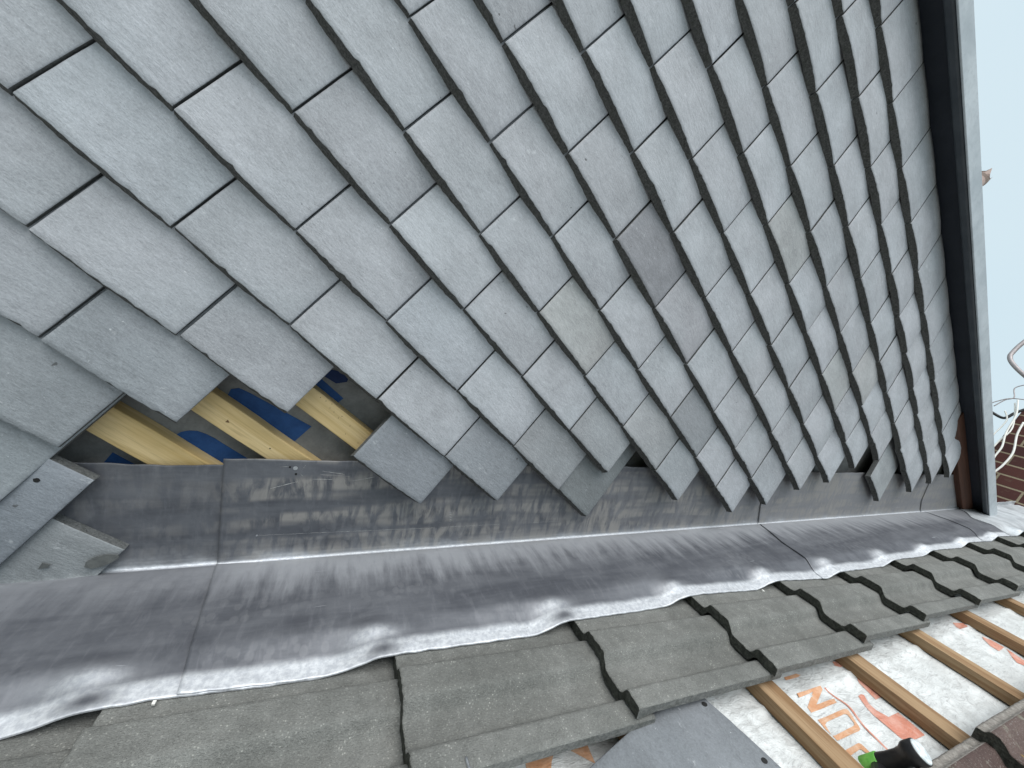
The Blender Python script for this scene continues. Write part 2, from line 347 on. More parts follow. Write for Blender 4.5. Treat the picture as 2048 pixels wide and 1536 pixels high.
# ------------------------------------------------------------------ hung tiles on the dormer cheek
TH = 0.0142; LEAN = 0.118; TL = 0.225
def wallslope(x): return -0.4439 + (x - 0.4262) * 0.7536
def zs(x): return 1.4985 - 0.027 * (x - 0.72)         # underside of the soffit
def hung_tile(name, x0, z0, w, seed, label, tone, tilt=0.0, deep=0.0, length=TL, group='grey tiles hung on the dormer cheek',
              lean=LEAN, mats=None, cut=None, topcut=None, holes=()):
    rnd = random.Random(seed)
    o1, o2, o3 = rnd.random() * 90, rnd.random() * 90, rnd.random() * 90
    nu, nv = 30, 16
    cam_ = 0.0042 * (0.75 + 0.5 * rnd.random()); twist = (rnd.random() - 0.5) * 0.0024; lift = (rnd.random() - .35) * 0.0018
    us = [0, 0.0012] + [w * i / (nu - 3) for i in range(1, nu - 3)] + [w - 0.0012, w]
    vsn = [0, 0.0013] + [length * (j / (nv - 2)) ** 1.25 for j in range(1, nv - 2)] + [length - 0.0015, length]
    nu, nv = len(us), len(vsn)
    ct, st = math.cos(tilt), math.sin(tilt)
    def P(u, v, y):
        uu = u - w / 2
        return Vector((x0 + w / 2 + uu * ct - v * st, y + deep, z0 + uu * st + v * ct))
    def face_y(u, v):
        a = 2 * u / w - 1
        y = lean * v - cam_ * (1 - a * a) * (1 - 0.55 * v / length) + 0.0012 * (v / length) ** 2
        y += twist * a - lift * (1 - v / length)
        y += 0.00045 * nz(u * 60 + o1, v * 60, o2)
        return y
    vs = []
    for i, u in enumerate(us):
        chip = 0.0009 * nz(u * 260 + o1, o2) + 0.0016 * max(0, nz(u * 75 + o2, 3.3)) ** 1.5 * 3 + (0.0035 * max(0, nz(u * 46 + o3, 7.7) - 0.42))
        for j, v in enumerate(vsn):
            vv = v
            if j <= 1: vv = v + max(chip, -0.0004) + (0.0 if j else 0.0003)
            y = face_y(u, v)
            if j == 0 or j == nv - 1: y += 0.0009
            if i == 0 or i == nu - 1: y += 0.0009
            lim = length if cut is None else max(0.012, cut(u))
            side = 0.0004 * nz(v * 120 + o3, i * 1.7) if i in (0, nu - 1) else 0
            if cut: vv = max(vv, cut(u) + (0.0008 * nz(u * 300, o1)))
            if topcut: vv = min(vv, topcut(x0 + u) - z0)
            vs.append(P(u + side, vv, y))
    nF = len(vs)
    for i, u in enumerate(us):
        for j, v in enumerate(vsn):
            vv = v
            if j == 0: vv += 0.0017 * nz(u * 150 + o3, 9.1) + 0.0012 * nz(u * 60 + o1, 4.1) - 0.0060
            if cut: vv = max(vv, cut(u) + (0.0015 * nz(u * 240, o2)))
            if topcut: vv = min(vv, topcut(x0 + u) - z0)
            vs.append(P(u, vv, face_y(u, v) + TH))
    nM = len(vs)
    for i, u in enumerate(us):                                   # a ragged middle line in the tail's thickness
        vv = -0.0022 + 0.0018 * nz(u * 190 + o2, 5.5, o1)
        if cut: vv = cut(u) + 0.0012 * nz(u * 200, o3)
        vs.append(P(u, vv, face_y(u, 0) + TH * 0.55))
    fs = grid_faces(nu, nv, 0, False); mi = [0] * len(fs); sm = [True] * len(fs)
    bf = grid_faces(nu, nv, nF, True); fs += bf; mi += [2] * len(bf); sm += [False] * len(bf)
    for i in range(nu - 1):
        a, b = i * nv, (i + 1) * nv
        fs.append((a, nM + i, nM + i + 1, b)); fs.append((nM + i, nF + a, nF + b, nM + i + 1)); mi += [1, 1]; sm += [False, False]
        a, b = i * nv + nv - 1, (i + 1) * nv + nv - 1
        fs.append((a, b, nF + b, nF + a)); mi.append(2); sm.append(False)
    for j in range(nv - 1):
        for i in (0, nu - 1):
            a, b = i * nv + j, i * nv + j + 1
            fs.append((a, b, nF + b, nF + a)); mi.append(2); sm.append(False)
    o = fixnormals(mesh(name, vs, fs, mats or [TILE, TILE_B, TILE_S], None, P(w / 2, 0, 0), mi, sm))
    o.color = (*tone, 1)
    tag(o, label, 'tile', group)
    for hx, hz in holes:
        c = P(hx, hz, face_y(hx, hz) - 0.0004); ring = [c + Vector((0.0032 * math.cos(k * PI / 6) * (1 + .15 * math.sin(k * 2.3)), 0, 0.0032 * math.sin(k * PI / 6))) for k in range(12)]
        bot = [p + Vector((0, 0.002, 0)) for p in ring]
        fixnormals(mesh('nail_hole', ring + bot, [tuple(range(12))] + [(k, (k + 1) % 12, 12 + (k + 1) % 12, 12 + k) for k in range(12)], HOLE, o, o.location))
    return o

JO = {
-3: ([0.0985, 0.2666], 0.0, -0.3010),
-2: ([0.1706, 0.3346], 0.0, -0.1996),
-1: ([0.0897, 0.2579, 0.4245], 0.0122, -0.1059),
0: ([0.0007, 0.1686, 0.3365, 0.5013, 0.6623, 0.817], 0.0049, -0.0012),
1: ([0.086, 0.2551, 0.4227, 0.5892, 0.753, 0.9117], -0.0, 0.1026),
2: ([0.1574, 0.3266, 0.4936, 0.66, 0.8244, 0.984], -0.0049, 0.2097),
3: ([0.2508, 0.4232, 0.5915, 0.7591, 0.9225, 1.0893, 1.2262], -0.0187, 0.3183),
4: ([0.1583, 0.3346, 0.5092, 0.6791, 0.8458, 1.0085, 1.1677, 1.3027, 1.4341], -0.0132, 0.4178),
5: ([0.2481, 0.4245, 0.5963, 0.7665, 0.9355, 1.105, 1.2565, 1.3962, 1.5405], -0.0116, 0.5216),
6: ([0.3271, 0.5012, 0.6732, 0.8435, 1.0128, 1.1754, 1.3293, 1.4771, 1.6257], -0.0057, 0.6356),
7: ([0.4152, 0.5891, 0.7601, 0.9309, 1.0964, 1.2596, 1.4169, 1.5791, 1.7265], -0.0078, 0.7465),
8: ([0.4858, 0.6589, 0.8289, 0.9997, 1.1654, 1.3291, 1.492, 1.6479, 1.7973], -0.006, 0.8632),
9: ([0.5904, 0.765, 0.9361, 1.1058, 1.2685, 1.4318, 1.586, 1.7364, 1.8839], -0.0111, 0.979),
10: ([0.509, 0.6805, 0.851, 1.0164, 1.1815, 1.3448, 1.5049, 1.6505, 1.8082, 1.9564, 2.0973, 2.2425], -0.0169, 1.1069),
11: ([0.5968, 0.7669, 0.9372, 1.1022, 1.2672, 1.4282, 1.5852, 1.7547, 1.8948, 2.0445, 2.1927, 2.3395], -0.0184, 1.2296),
12: ([0.6791, 0.8484, 1.0175, 1.1837, 1.3515, 1.5128, 1.6728, 1.8296, 1.9818, 2.1298, 2.2762, 2.4377], -0.019, 1.3428)}
ORD = ['first', 'second', 'third', 'fourth', 'fifth', 'sixth', 'seventh', 'eighth', 'ninth', 'tenth', 'eleventh', 'twelfth',
       'thirteenth', 'fourteenth', 'fifteenth', 'sixteenth', 'seventeenth']
EXTRA = {-3: 1, -2: 2, -1: 2, 0: 2, 1: 3, 2: 3, 3: 4, 4: 3, 5: 3, 6: 3, 7: 3, 8: 3, 9: 3, 10: 2, 11: 2, 12: 2}
DARK = {(6, 0): None}
rg = random.Random(11)
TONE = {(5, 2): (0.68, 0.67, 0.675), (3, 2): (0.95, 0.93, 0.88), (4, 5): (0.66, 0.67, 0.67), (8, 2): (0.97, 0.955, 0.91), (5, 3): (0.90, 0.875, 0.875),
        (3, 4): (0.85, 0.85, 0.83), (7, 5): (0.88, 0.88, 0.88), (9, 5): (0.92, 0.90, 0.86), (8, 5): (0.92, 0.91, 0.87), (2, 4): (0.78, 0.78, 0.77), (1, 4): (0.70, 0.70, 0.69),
        (0, 4): (0.68, 0.69, 0.70), (-2, 0): (0.73, 0.745, 0.75), (-3, 0): (0.67, 0.685, 0.685), (1, 2): (0.99, 1.0, 1.01), (0, 0): (0.98, 1.0, 1.005), (3, 5): (0.86, 0.87, 0.87)}  # the entries for the lowest courses bake in the dimmer light there
for k in sorted(JO):
    xs, sl, zc = JO[k]
    n0 = len(xs) - 1
    e = EXTRA[k]; xs = [xs[0] - 0.1705 * (e - i) for i in range(e)] + list(xs)
    n = len(xs) - 1
    for i in range(n):
        w = xs[i + 1] - xs[i] - 0.0028 - (0.0012 if k < 0 else 0) - rg.random() * 0.0008
        z0 = zc + sl * (xs[i] + w / 2) + (rg.random() - 0.5) * 0.0022
        g = 0.945 + rg.random() * 0.11; warm = (rg.random() - 0.5) * 0.014
        g *= {-3: 0.84, -2: 0.86, -1: 0.90, 0: 0.95}.get(k, 1.0)  # light falloff toward the lower left, painted into the tile tone
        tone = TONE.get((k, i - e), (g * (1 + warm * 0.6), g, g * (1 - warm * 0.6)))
        left = n - i
        shade = 'dark grey' if tone[1] < 0.8 else 'grey'
        lab = '%s hung tile, %s along from the lead in the %s row from the fascia' % (shade, ORD[left - 1], ORD[12 - k])
        tc = (lambda x: zs(x) + 0.012) if k == 12 else None
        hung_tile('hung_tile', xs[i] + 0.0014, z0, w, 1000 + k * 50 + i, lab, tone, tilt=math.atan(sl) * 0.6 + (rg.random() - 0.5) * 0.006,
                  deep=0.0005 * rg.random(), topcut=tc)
# the lone tile beyond the gap, the last pieces tucked lower at the raking edge
hung_tile('hung_tile', 0.5412, -0.0925, 0.154, 71, 'dark blue grey hung tile right of the gap, bottom corner over the lead', (0.61, 0.63, 0.645), tilt=0.01)
hung_tile('hung_tile', 0.912, 0.1035, 0.125, 72, 'smooth dark grey hung tile set back, lowest corner over the lead below the bare edge', (0.52, 0.54, 0.525), deep=0.011)  # tone darkened to paint in the shade of sitting deeper
hung_tile('hung_tile', 1.93, 0.912, 0.165, 74, 'grey undercourse tile hanging low over the lead, its tail below the row ends', (0.85, 0.86, 0.84), deep=0.008)
# loose ones at the lower left, outermost first
hung_tile('hung_tile', 0.100, -0.399, 0.166, 81, 'grey tile with white scuffs at the left edge, above the tile with a nail hole', (0.66, 0.69, 0.69), deep=-0.001)
hung_tile('loose_tile', 0.155, -0.588, 0.1625, 82, 'blue grey tile with one round nail hole near its top corner, lying on the lead', (0.62, 0.645, 0.67), deep=0.0065, lean=0.012,
          group='loose plain tiles', holes=((ony(72, 961, 0.0075).x - 0.155, ony(72, 961, 0.0075).z + 0.588),), length=0.263)
bt = hung_tile('loose_tile', 0.245, -0.60, 0.166, 83, 'tile cut to a raking edge with a stained corner, lowest on the lead at left', (0.64, 0.655, 0.64), deep=0.0195, lean=0.0, tilt=0.012,
          group='loose plain tiles', length=0.2, cut=lambda u: 0.02 + max(0, u - 0.0) * 0.8)

STAIN = m_flat('damp_stain', (0.085, 0.09, 0.09), (0.14, 0.145, 0.14), 60, 0.85)
def patch(par, px, y, name, mat):
    pts = [ony(a, b, y) for a, b in px]; n = len(pts)
    bot = [p + Vector((0, 0.0008, 0)) for p in pts]
    return fixnormals(mesh(name, pts + bot, [tuple(range(n))] + [(k, (k + 1) % n, n + (k + 1) % n, n + k) for k in range(n)], mat, par, par.location))
patch(bt, [(168, 1134), (172, 1124), (188, 1115), (212, 1109), (236, 1110), (238, 1116), (225, 1124), (205, 1133), (182, 1138)], 0.0150, 'damp_stain', STAIN)
patch(bt, [(76, 1138), (84, 1126), (101, 1130), (94, 1136)], 0.0150, 'damp_stain', STAIN)
# ------------------------------------------------------------------ wall behind the tiles
def extr(name, pts2, y0, y1, mat, parent=None, loc=(0, 0, 0)):
    n = len(pts2); vs = [Vector((x, y0, z)) for x, z in pts2] + [Vector((x, y1, z)) for x, z in pts2]
    fs = [tuple(range(n)), tuple(range(n, 2 * n))[::-1]] + [(i, (i + 1) % n, n + (i + 1) % n, n + i) for i in range(n)]
    return fixnormals(mesh(name, vs, fs, mat, parent, loc))
wl = thing('dormer_wall', 'dormer cheek covered in grey breather membrane with blue print, bare in the gap', 'wall', (1.2, 0.06, 0.6)); wl['kind'] = 'thing'
extr('membrane', [(-1.2, wallslope(-1.2) - 0.05), (3.1, wallslope(3.1) - 0.05), (3.1, 1.445), (-1.2, 1.56)], 0.0682, 0.17, MEMB, wl, wl.location)
def blue(px, mat, y=0.0675):
    pts = [ony(a, b, y) for a, b in px]; pts = [(p.x, p.z) for p in pts]
    extr('printed_mark', pts, y, y + 0.0012, mat, wl, wl.location)
blue([(455, 792), (462, 778), (478, 776), (500, 786), (623, 853), (583, 888)], BLUE)
blue([(334, 893), (338, 882), (348, 872), (362, 864), (378, 861), (395, 862), (412, 868), (430, 877), (447, 888), (500, 920), (440, 945), (380, 925)], BLUE)
blue([(640, 755), (687, 797), (668, 811), (625, 777)], BLUE)
blue([(648, 752), (658, 738), (700, 748), (694, 764), (672, 767)], BLUE_D)
blue([(190, 945), (225, 905), (300, 945), (240, 965)], BLUE)
def batten(z0, z1, x0, x1, lab, seed):
    rr = random.Random(seed); vs = []; nx = 26
    y0, y1 = 0.0430, 0.0680
    for i in range(nx + 1):
        x = x0 + (x1 - x0) * i / nx; w1 = 0.0009 * nz(x * 14, seed); w2 = 0.0009 * nz(x * 14, seed + 7.0)
        vs += [Vector((x, y0 + 0.0008, z0 + w1)), Vector((x, y0, z0 + w1 + 0.001)), Vector((x, y0, z1 + w2 - 0.001)), Vector((x, y0 + 0.0008, z1 + w2)), Vector((x, y1, z1 + w2)), Vector((x, y1, z0 + w1))]
    fs = []
    for i in range(nx):
        for k in range(6): fs.append((i * 6 + k, i * 6 + (k + 1) % 6, i * 6 + 6 + (k + 1) % 6, i * 6 + 6 + k))
    fs += [tuple(range(6)), tuple(nx * 6 + k for k in range(6))]
    o = fixnormals(mesh('batten', vs, fs, PINE, None, ((x0 + x1) / 2, 0.048, (z0 + z1) / 2))); bevel(o, 0.001, 1)
    return tag(o, lab, 'batten', 'pine battens in the gap')
b1 = batten(-0.292, -0.246, 0.0, 0.56, 'lowest pale pine batten in the gap, widest, with one bright edge', 1)
b2 = batten(-0.193, -0.1535, 0.0, 0.70, 'middle pale pine batten in the gap, with a dark knot chip', 2)
b3 = batten(-0.0965, -0.0575, 0.0, 0.82, 'uppermost pale pine batten in the gap, speckled with dark holes', 3)
def speck(par, px, y, r, name='knot', mat=None, n=9, sx=1.0):
    c = ony(*px, y); ring = []
    for k in range(n):
        a = 2 * PI * k / n; ring.append(c + Vector((r * sx * math.cos(a), 0, r * math.sin(a) * (1 + 0.3 * math.sin(3 * a)))))
    bot = [p + Vector((0, 0.0012, 0)) for p in ring]
    return fixnormals(mesh(name, ring + bot, [tuple(range(n))] + [(k, (k + 1) % n, n + (k + 1) % n, n + k) for k in range(n)], mat or HOLE, par, par.location))
KN = m_flat('knot_brown', (0.10, 0.05, 0.02), (0.16, 0.09, 0.04))
speck(b2, (455, 843), 0.0427, 0.0032, mat=KN, n=3)
speck(b2, (540, 897), 0.0427, 0.0011)
for q in ((652, 802), (660, 816), (668, 824), (677, 836), (684, 833), (664, 808), (700, 852), (641, 795), (691, 868), (716, 886)): speck(b3, q, 0.0427, 0.0007, 'nail_hole', mat=KN)
qa, qb, qc = ony(1918.5, 908, 0.03), ony(1926.5, 956, 0.03), ony(1922.5, 908, 0.03)
hexv = [Vector((x, y, z)) for (x, z) in ((qa.x - 0.1, qa.z + 0.004), (qb.x, qb.z)) for y, z in ((0.03, z), (0.055, z), (0.055, z + 0.024), (0.03, z + 0.024))]
tag(hexa('batten', hexv, PINE, None, (qb.x, 0.04, qb.z)), 'thin pale batten end beside the red brown board at the far end', 'batten', 'pine battens in the gap')

# ------------------------------------------------------------------ fascia and soffit
fa = thing('fascia', 'pale grey roof edge trim with a dark soffit along the top of the cheek', 'fascia', (1.2, -0.04, 1.5))
def strip(name, y0, y1, d0, d1, mat, x0=-1.2, x1=2.97, bev=0.003, nxs=24):
    vs = []
    for i in range(nxs + 1):
        x = x0 + (x1 - x0) * i / nxs; z = zs(x) + 0.0012 * nz(x * 3, y0 * 40)
        vs += [Vector((x, y0, z + d0)), Vector((x, y1, z + d0)), Vector((x, y1, z + d1)), Vector((x, y0, z + d1))]
    fs = [(i * 4 + k, i * 4 + (k + 1) % 4, i * 4 + 4 + (k + 1) % 4, i * 4 + 4 + k) for i in range(nxs) for k in range(4)]
    fs += [(0, 1, 2, 3), tuple(nxs * 4 + k for k in range(4))]
    o = fixnormals(mesh(name, vs, fs, mat, fa, fa.location)); bevel(o, bev, 3); return o
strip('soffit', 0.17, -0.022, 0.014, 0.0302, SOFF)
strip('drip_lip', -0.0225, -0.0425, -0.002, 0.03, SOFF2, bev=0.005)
strip('trim', -0.0430, -0.0475, 0.0, 0.060, TRIM, bev=0.002)
strip('roof_deck', -0.0425, 2.5, 0.0305, 0.056, ROOFB)
bo = strip('end_board', 0.012, 0.060, -0.062, 0.0135, TIMBER, x0=2.2, x1=2.95); 

# ------------------------------------------------------------------ roof tile courses
TU = [-0.2150, 0.0813, 0.3793, 0.6765, 0.9673, 1.2598, 1.5273, 1.8266, 2.1191, 2.4472, 2.7551, 3.06, 3.36, 3.66]
STEP = 0.0205
PROF = [(-1, .003), (.238, .003), (.2435, .0042), (.2475, .0095), (.2510, .0168), (.2545, .0188), (.287, .0194), (.2925, .0186), (.2975, .0120), (.3030, .0035), (.3065, .0012), (.3110, .0004), (.338, .0010), (.3425, .0040), (.3462, .0135), (.3500, .0168), (.374, .0155), (.3805, .0135), (9, .0135)]
ORDT = ['first', 'second', 'third', 'fourth', 'fifth', 'sixth', 'seventh', 'eighth', 'ninth', 'tenth', 'eleventh', 'twelfth', 'thirteenth']
def tile_h(u):
    for i in range(len(TU) - 1):
        if TU[i] <= u < TU[i + 1]: return -STEP * (u - TU[i]) / (TU[i + 1] - TU[i]), i
    return 0.0, 0
def roof_tile(name, u0, v0, v1, prof, label, group, mats, seed, dv=0.0, length=0.335, du=0.295, rough=1.0, skew=0.0, dh=0.0, cat='roof tile', thick=0.0135, rim=0):
    nu_, nv_ = 44, 130
    us = [length * (i / (nu_ - 1)) ** 1.4 for i in range(nu_)]; vv = [v0 + (v1 - v0) * j / (nv_ - 1) for j in range(nv_)]
    vs = []; o1 = seed * 13.7
    def top(u, v):
        h = lerp_tab(prof, v - dv) - STEP * u / du + dh
        h += rough * (0.0006 * nz(u * 90 + o1, v * 90) + 0.0005 * nz(u * 300, v * 300, o1))
        return h
    def chipf(v): return rough * (0.0016 * nz(v * 160 + o1, 2.2) + 0.0045 * max(0, nz(v * 42, o1) - 0.15))
    for i, u in enumerate(us):
        for j, v in enumerate(vv):
            uu = u; h = top(u, v)
            fade = max(0, 1 - u / 0.02)
            uu += chipf(v) * fade
            if i == 0: h -= 0.0012 + rough * 0.0022 * max(0, nz(v * 70, o1 + 4))
            if j in (0, nv_ - 1): h -= 0.001
            if i == 1: uu = max(uu, 0.0012 + chipf(v))
            vs.append(rp(u0 + uu + skew * (v - v0), v + (0.0006 * nz(u * 80, o1) if j in (0, nv_ - 1) else 0), h))
    nF = len(vs)
    for i, u in enumerate(us):
        for j, v in enumerate(vv):
            uu = u + (rough * 0.0022 * nz(v * 120 + o1, 8.8) if i == 0 else 0)
            # underside follows the ribs, with a thicker nib line at the tail
            vs.append(rp(u0 + uu + skew * (v - v0), v, top(u, v) - thick - (0.004 * sst(0.03, 0.0, u))))
    fs = grid_faces(nu_, nv_); mi = [(2 if rim and v0 + (v1 - v0) * (k_ % (nv_ - 1)) / (nv_ - 1) < rim else 0) for k_ in range(len(fs))]; sm = [True] * len(fs)
    b = grid_faces(nu_, nv_, nF, True); fs += b; mi += [1] * len(b); sm += [False] * len(b)
    for i in range(nu_ - 1):
        for j in (0, nv_ - 1):
            a, c = i * nv_ + j, (i + 1) * nv_ + j; fs.append((a, c, nF + c, nF + a)); mi.append(2); sm.append(False)
    for j in range(nv_ - 1):
        for i in (0, nu_ - 1):
            a, c = i * nv_ + j, i * nv_ + j + 1; fs.append((a, c, nF + c, nF + a)); mi.append(1); sm.append(False)
    o = fixnormals(mesh(name, vs, fs, mats, None, rp(u0, (v0 + v1) / 2, -0.01), mi, sm))
    return tag(o, label, cat, group, 'thing')
CONC_S = m_broken('concrete_tile_side', (0.13, 0.135, 0.13), (0.24, 0.24, 0.23), 250)
for i in range(0, len(TU) - 1):
    du = TU[i + 1] - TU[i]
    lab = {0: 'grey concrete roof tile at the bottom left corner, lowest of the course', 1: 'big grey concrete tile at bottom left with pale sand grains'}.get(i, 'grey ribbed concrete roof tile, %s from the left beside the lead edge' % ORDT[i])
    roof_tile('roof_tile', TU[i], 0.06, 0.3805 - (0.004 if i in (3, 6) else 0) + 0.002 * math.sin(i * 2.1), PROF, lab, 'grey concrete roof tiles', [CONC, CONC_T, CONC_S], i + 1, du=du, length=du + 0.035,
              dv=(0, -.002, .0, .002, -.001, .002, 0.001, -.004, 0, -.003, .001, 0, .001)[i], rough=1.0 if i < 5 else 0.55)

# ------------------------------------------------------------------ lead flashing
LY = 0.0335          # plane of the upstand
CR = 0.010           # radius of the fold
def edge_v(u):
    return lerp_tab([(-0.6, .222), (0.14, .2215), (0.35, .2235), (0.65, .2205), (1.0, .212), (1.26, .2155), (1.53, .222), (1.82, .2165), (2.1, .206), (2.45, .198), (2.75, .194), (3.3, .19)], u) + 0.0022 * nz(u * 11, 1.0) + 0.001 * nz(u * 45, 2.0)
def lead_edge_h(u):
    h, i = tile_h(u)
    nxt = TU[i + 1]; dd = nxt - u
    h += STEP * sst(0.085, 0.006, dd) * (1.0 if dd < 0.09 else 0)     # climbs onto the next tail
    return h + 0.0064
def near_tail(u):
    """signed distance to the nearest tail above (positive: still below it)"""
    best = 9
    for t in TU:
        if abs(t - u) < abs(best): best = t - u
    return best
def lead_point(u, q, lift=0.0, top=0.18):
    """q<0 up the wall, q>0 out over the roof"""
    rough = 0.0011 * nz(u * 7, q * 9) + 0.0006 * nz(u * 26, q * 22, 3.0)
    a = CR * 1.2
    if q < -a:
        w = -q; p = rp(u, 0, 0) + N * w; p.y = LY - lift - abs(rough) * 0.8 - 0.002 * sst(-top + 0.02, -top, q) * (0.5 + nz(u * 6, 4.4))
        return p
    if q < a:
        t = (q + a) / (2 * a); p0 = Vector((0, a)); p1 = Vector((0, 0)); p2 = Vector((a, 0))
        s = p0 * (1 - t) ** 2 + p1 * 2 * t * (1 - t) + p2 * t * t
        base = rp(u, 0, s.y + (lift + 0.0085) * t * t); base.y = LY - s.x - lift - 0.001 * (1 - t) - abs(rough) * 0.8
        return base
    v = q; ev = edge_v(u)
    h_in = 0.0085 + 0.0015 * math.sin(min(v / 0.16, 1) * PI) + rough * 1.4
    he = lead_edge_h(u)
    dd = near_tail(u)
    crest = 0.0055 * math.exp(-((dd - 0.026) / 0.024) ** 2) * math.exp(-((v - 0.178) / 0.017) ** 2) if abs(dd) < .12 else 0
    hollow = -0.003 * math.exp(-((dd - 0.004) / 0.010) ** 2) * math.exp(-((v - 0.203) / 0.014) ** 2) if abs(dd) < .06 else 0
    tt = sst(ev - 0.060, ev - 0.016, v)
    beat = 0.0012 * nz(u * 55, v * 40, 6.0) * tt
    h = h_in * (1 - tt) + he * tt + crest + hollow * (1 if True else 0) + beat + lift * (1 - 0.4 * tt)
    if v > ev - 0.055: h = max(h, he - 0.0004 + lift * 0.6)
    p = rp(u, v, h); p.y = LY - (v + 0.0) - 0.0 if v < 0 else C0.y - v - 0.0
    return p
def lead_piece(name, label, ua, ub, lapA, lapB, lift, top=0.183, nu_=None, group='lead flashing pieces', vmax=None):
    """lapA/lapB: offsets of the two ends as functions of q"""
    n = nu_ or max(30, int((ub - ua) / 0.0045))
    qs = [-top, -top + 0.002] + [-top + 0.004 + (top - 0.02) * k / 16 for k in range(17)] + [-0.014 + 0.028 * k / 14 for k in range(15)] + [0.02 + 0.10 * k / 9 for k in range(10)]
    qs = sorted(set(round(x, 5) for x in qs)); m2 = 34
    vs = []; uvs = []; dress = []; nq = len(qs) + m2
    for i in range(n + 1):
        s = i / n
        for j in range(nq):
            q = qs[j] if j < len(qs) else 0.0
            if j >= len(qs):
                t = (j - len(qs) + 1) / m2
                u_guess = ua + (ub - ua) * s
                q = qs[-1] + (edge_v(u_guess) - qs[-1]) * t
            a, b = ua + lapA(q), ub + lapB(q)
            u = a + (b - a) * s
            qq = q
            if j == 0 or j == 1: qq = q + 0.003 * nz(u * 9, top) + 0.0012 * nz(u * 40, top)
            edge = min(s * (ub - ua), (1 - s) * (ub - ua) * 99)
            lf = lift * (1 if lift else 0)
            if lift: lf = 0.0008 + lift * math.exp(-(s * (ub - ua)) / 0.16)
            else: lf = 0.0
            p = lead_point(u, qq, lf, top)
            vs.append(p); uvs.append((u, q))
            ev = edge_v(u); dd = near_tail(u)
            dr = sst(ev - 0.030 + 0.003 * nz(u * 14, 8.0) - 0.004 * math.exp(-((dd - .03) / .03) ** 2), ev - 0.0175, q)
            dr = max(dr, 0.6 * math.exp(-((dd - 0.028) / 0.034) ** 2) * math.exp(-((q - 0.187) / 0.012) ** 2) if abs(dd) < .1 else 0)
            hol = math.exp(-((dd - 0.016) / 0.022) ** 2) * math.exp(-((q - ev + 0.013) / 0.011) ** 2) if (abs(dd) < .08 and u < 0.75) else 0  # dark pocket below each tail: unbeaten lead, with its shade painted in
            dress.append(max(0, dr * (1 - 1.05 * hol)))
    nF = len(vs)
    for i in range(n + 1):
        for j in range(nq):
            p = vs[i * nq + j].copy(); q = uvs[i * nq + j][1]
            k = sst(-0.012, 0.012, q); p += Vector((0, 0.0019, 0)) * (1 - k) - N * 0.0019 * k
            vs.append(p); uvs.append(uvs[i * nq + j]); dress.append(dress[i * nq + j])
    fs = grid_faces(n + 1, nq); b = grid_faces(n + 1, nq, nF, True); sm = [True] * (len(fs) + len(b)); fs += b
    for i in range(n):
        for j in (0, nq - 1):
            a, c = i * nq + j, (i + 1) * nq + j; fs.append((a, c, nF + c, nF + a)); sm.append(False)
    for j in range(nq - 1):
        for i in (0, n):
            a, c = i * nq + j, i * nq + j + 1; fs.append((a, c, nF + c, nF + a)); sm.append(False)
    o = fixnormals(mesh(name, vs, fs, LEAD, None, rp((ua + ub) / 2, 0.05, 0.02), None, sm, uvs))
    at = o.data.attributes.new('dress', 'FLOAT', 'POINT'); at.data.foreach_set('value', dress)
    return tag(o, label, 'lead flashing', group)
zero = lambda q: 0.0
lead_piece('lead_flashing', 'dark lower lead piece at the left, tucked under the next piece', -0.75, 0.30, zero, zero, 0.0, top=0.175)
def lap0(q): return 0.0 if q < 0 else 0.021 * min(1, q / 0.22)
def lap1(q): return lerp_tab([(-0.18, -0.026), (-0.07, -0.018), (-0.01, 0.0), (0.02, -0.012), (0.1, -0.048), (0.17, -0.055), (0.22, -0.071)], q)
def lap2(q): return lerp_tab([(-0.18, -0.03), (-0.06, -0.03), (-0.01, -0.002), (0.03, 0.016), (0.09, 0.02), (0.16, 0.016), (0.2, -0.05)], q)
def lap3(q): return lerp_tab([(-0.18, 0.14), (0.0, 0.13), (0.04, 0.09), (0.08, 0.0), (0.17, 0.04), (0.2, 0.0)], q)
L1 = lead_piece('lead_flashing', 'long lead piece in the middle, three nail heads and a white scratch line', 0.122, 1.62, lap0, zero, 0.0030, top=0.187)
L2 = lead_piece('lead_flashing', 'second lead piece toward the fascia, starting at the curved lap', 1.502, 2.76, lap1, zero, 0.0030, top=0.181)
L3 = lead_piece('lead_flashing', 'short lead piece under the far end of the fascia', 2.622, 3.02, lap2, zero, 0.0030, top=0.181)
L4 = lead_piece('lead_flashing', 'pale lead apron at the foot of the chimney beyond the fascia', 2.88, 3.9, lap3, zero, 0.0036, top=0.026)
APRON = m_flat('pale_lead', (0.36, 0.38, 0.40), (0.66, 0.69, 0.72), 11, 0.4, 0.5, 0.25, 0.004, 0.5)
L4.data.materials[0] = APRON
# nails, scratches on the middle piece
def on_lead(px, out=0.0003):
    p = ony(px[0], px[1], LY - 0.0025) - C0
    uu, w = p.dot(U), p.dot(N)
    q = lead_point(uu, -w, 0.0008 + 0.003 * math.exp(-(uu - 0.122) / 0.16), 0.187); q.y -= out
    return q
def disc(name, px, r_, mat, par, n=10, out=0.0009, sx=1.0):
    c = on_lead(px, out); ring = [c + Vector((r_ * sx * math.cos(2 * PI * k / n), 0, r_ * math.sin(2 * PI * k / n))) for k in range(n)]
    bot = [p + Vector((0, out + 0.001, 0)) for p in ring]
    return fixnormals(mesh(name, ring + bot, [tuple(range(n))] + [(k, (k + 1) % n, n + (k + 1) % n, n + k) for k in range(n)], mat, par, par.location))
disc('nail_head', (591, 936), 0.0034, STEEL, L1); disc('nail_hole', (592, 948), 0.0020, HOLE, L1, out=0.0005); disc('nail_hole', (580, 934), 0.0017, HOLE, L1, out=0.0005)
disc('nail_head', (514, 1070), 0.0013, STEEL, L1)
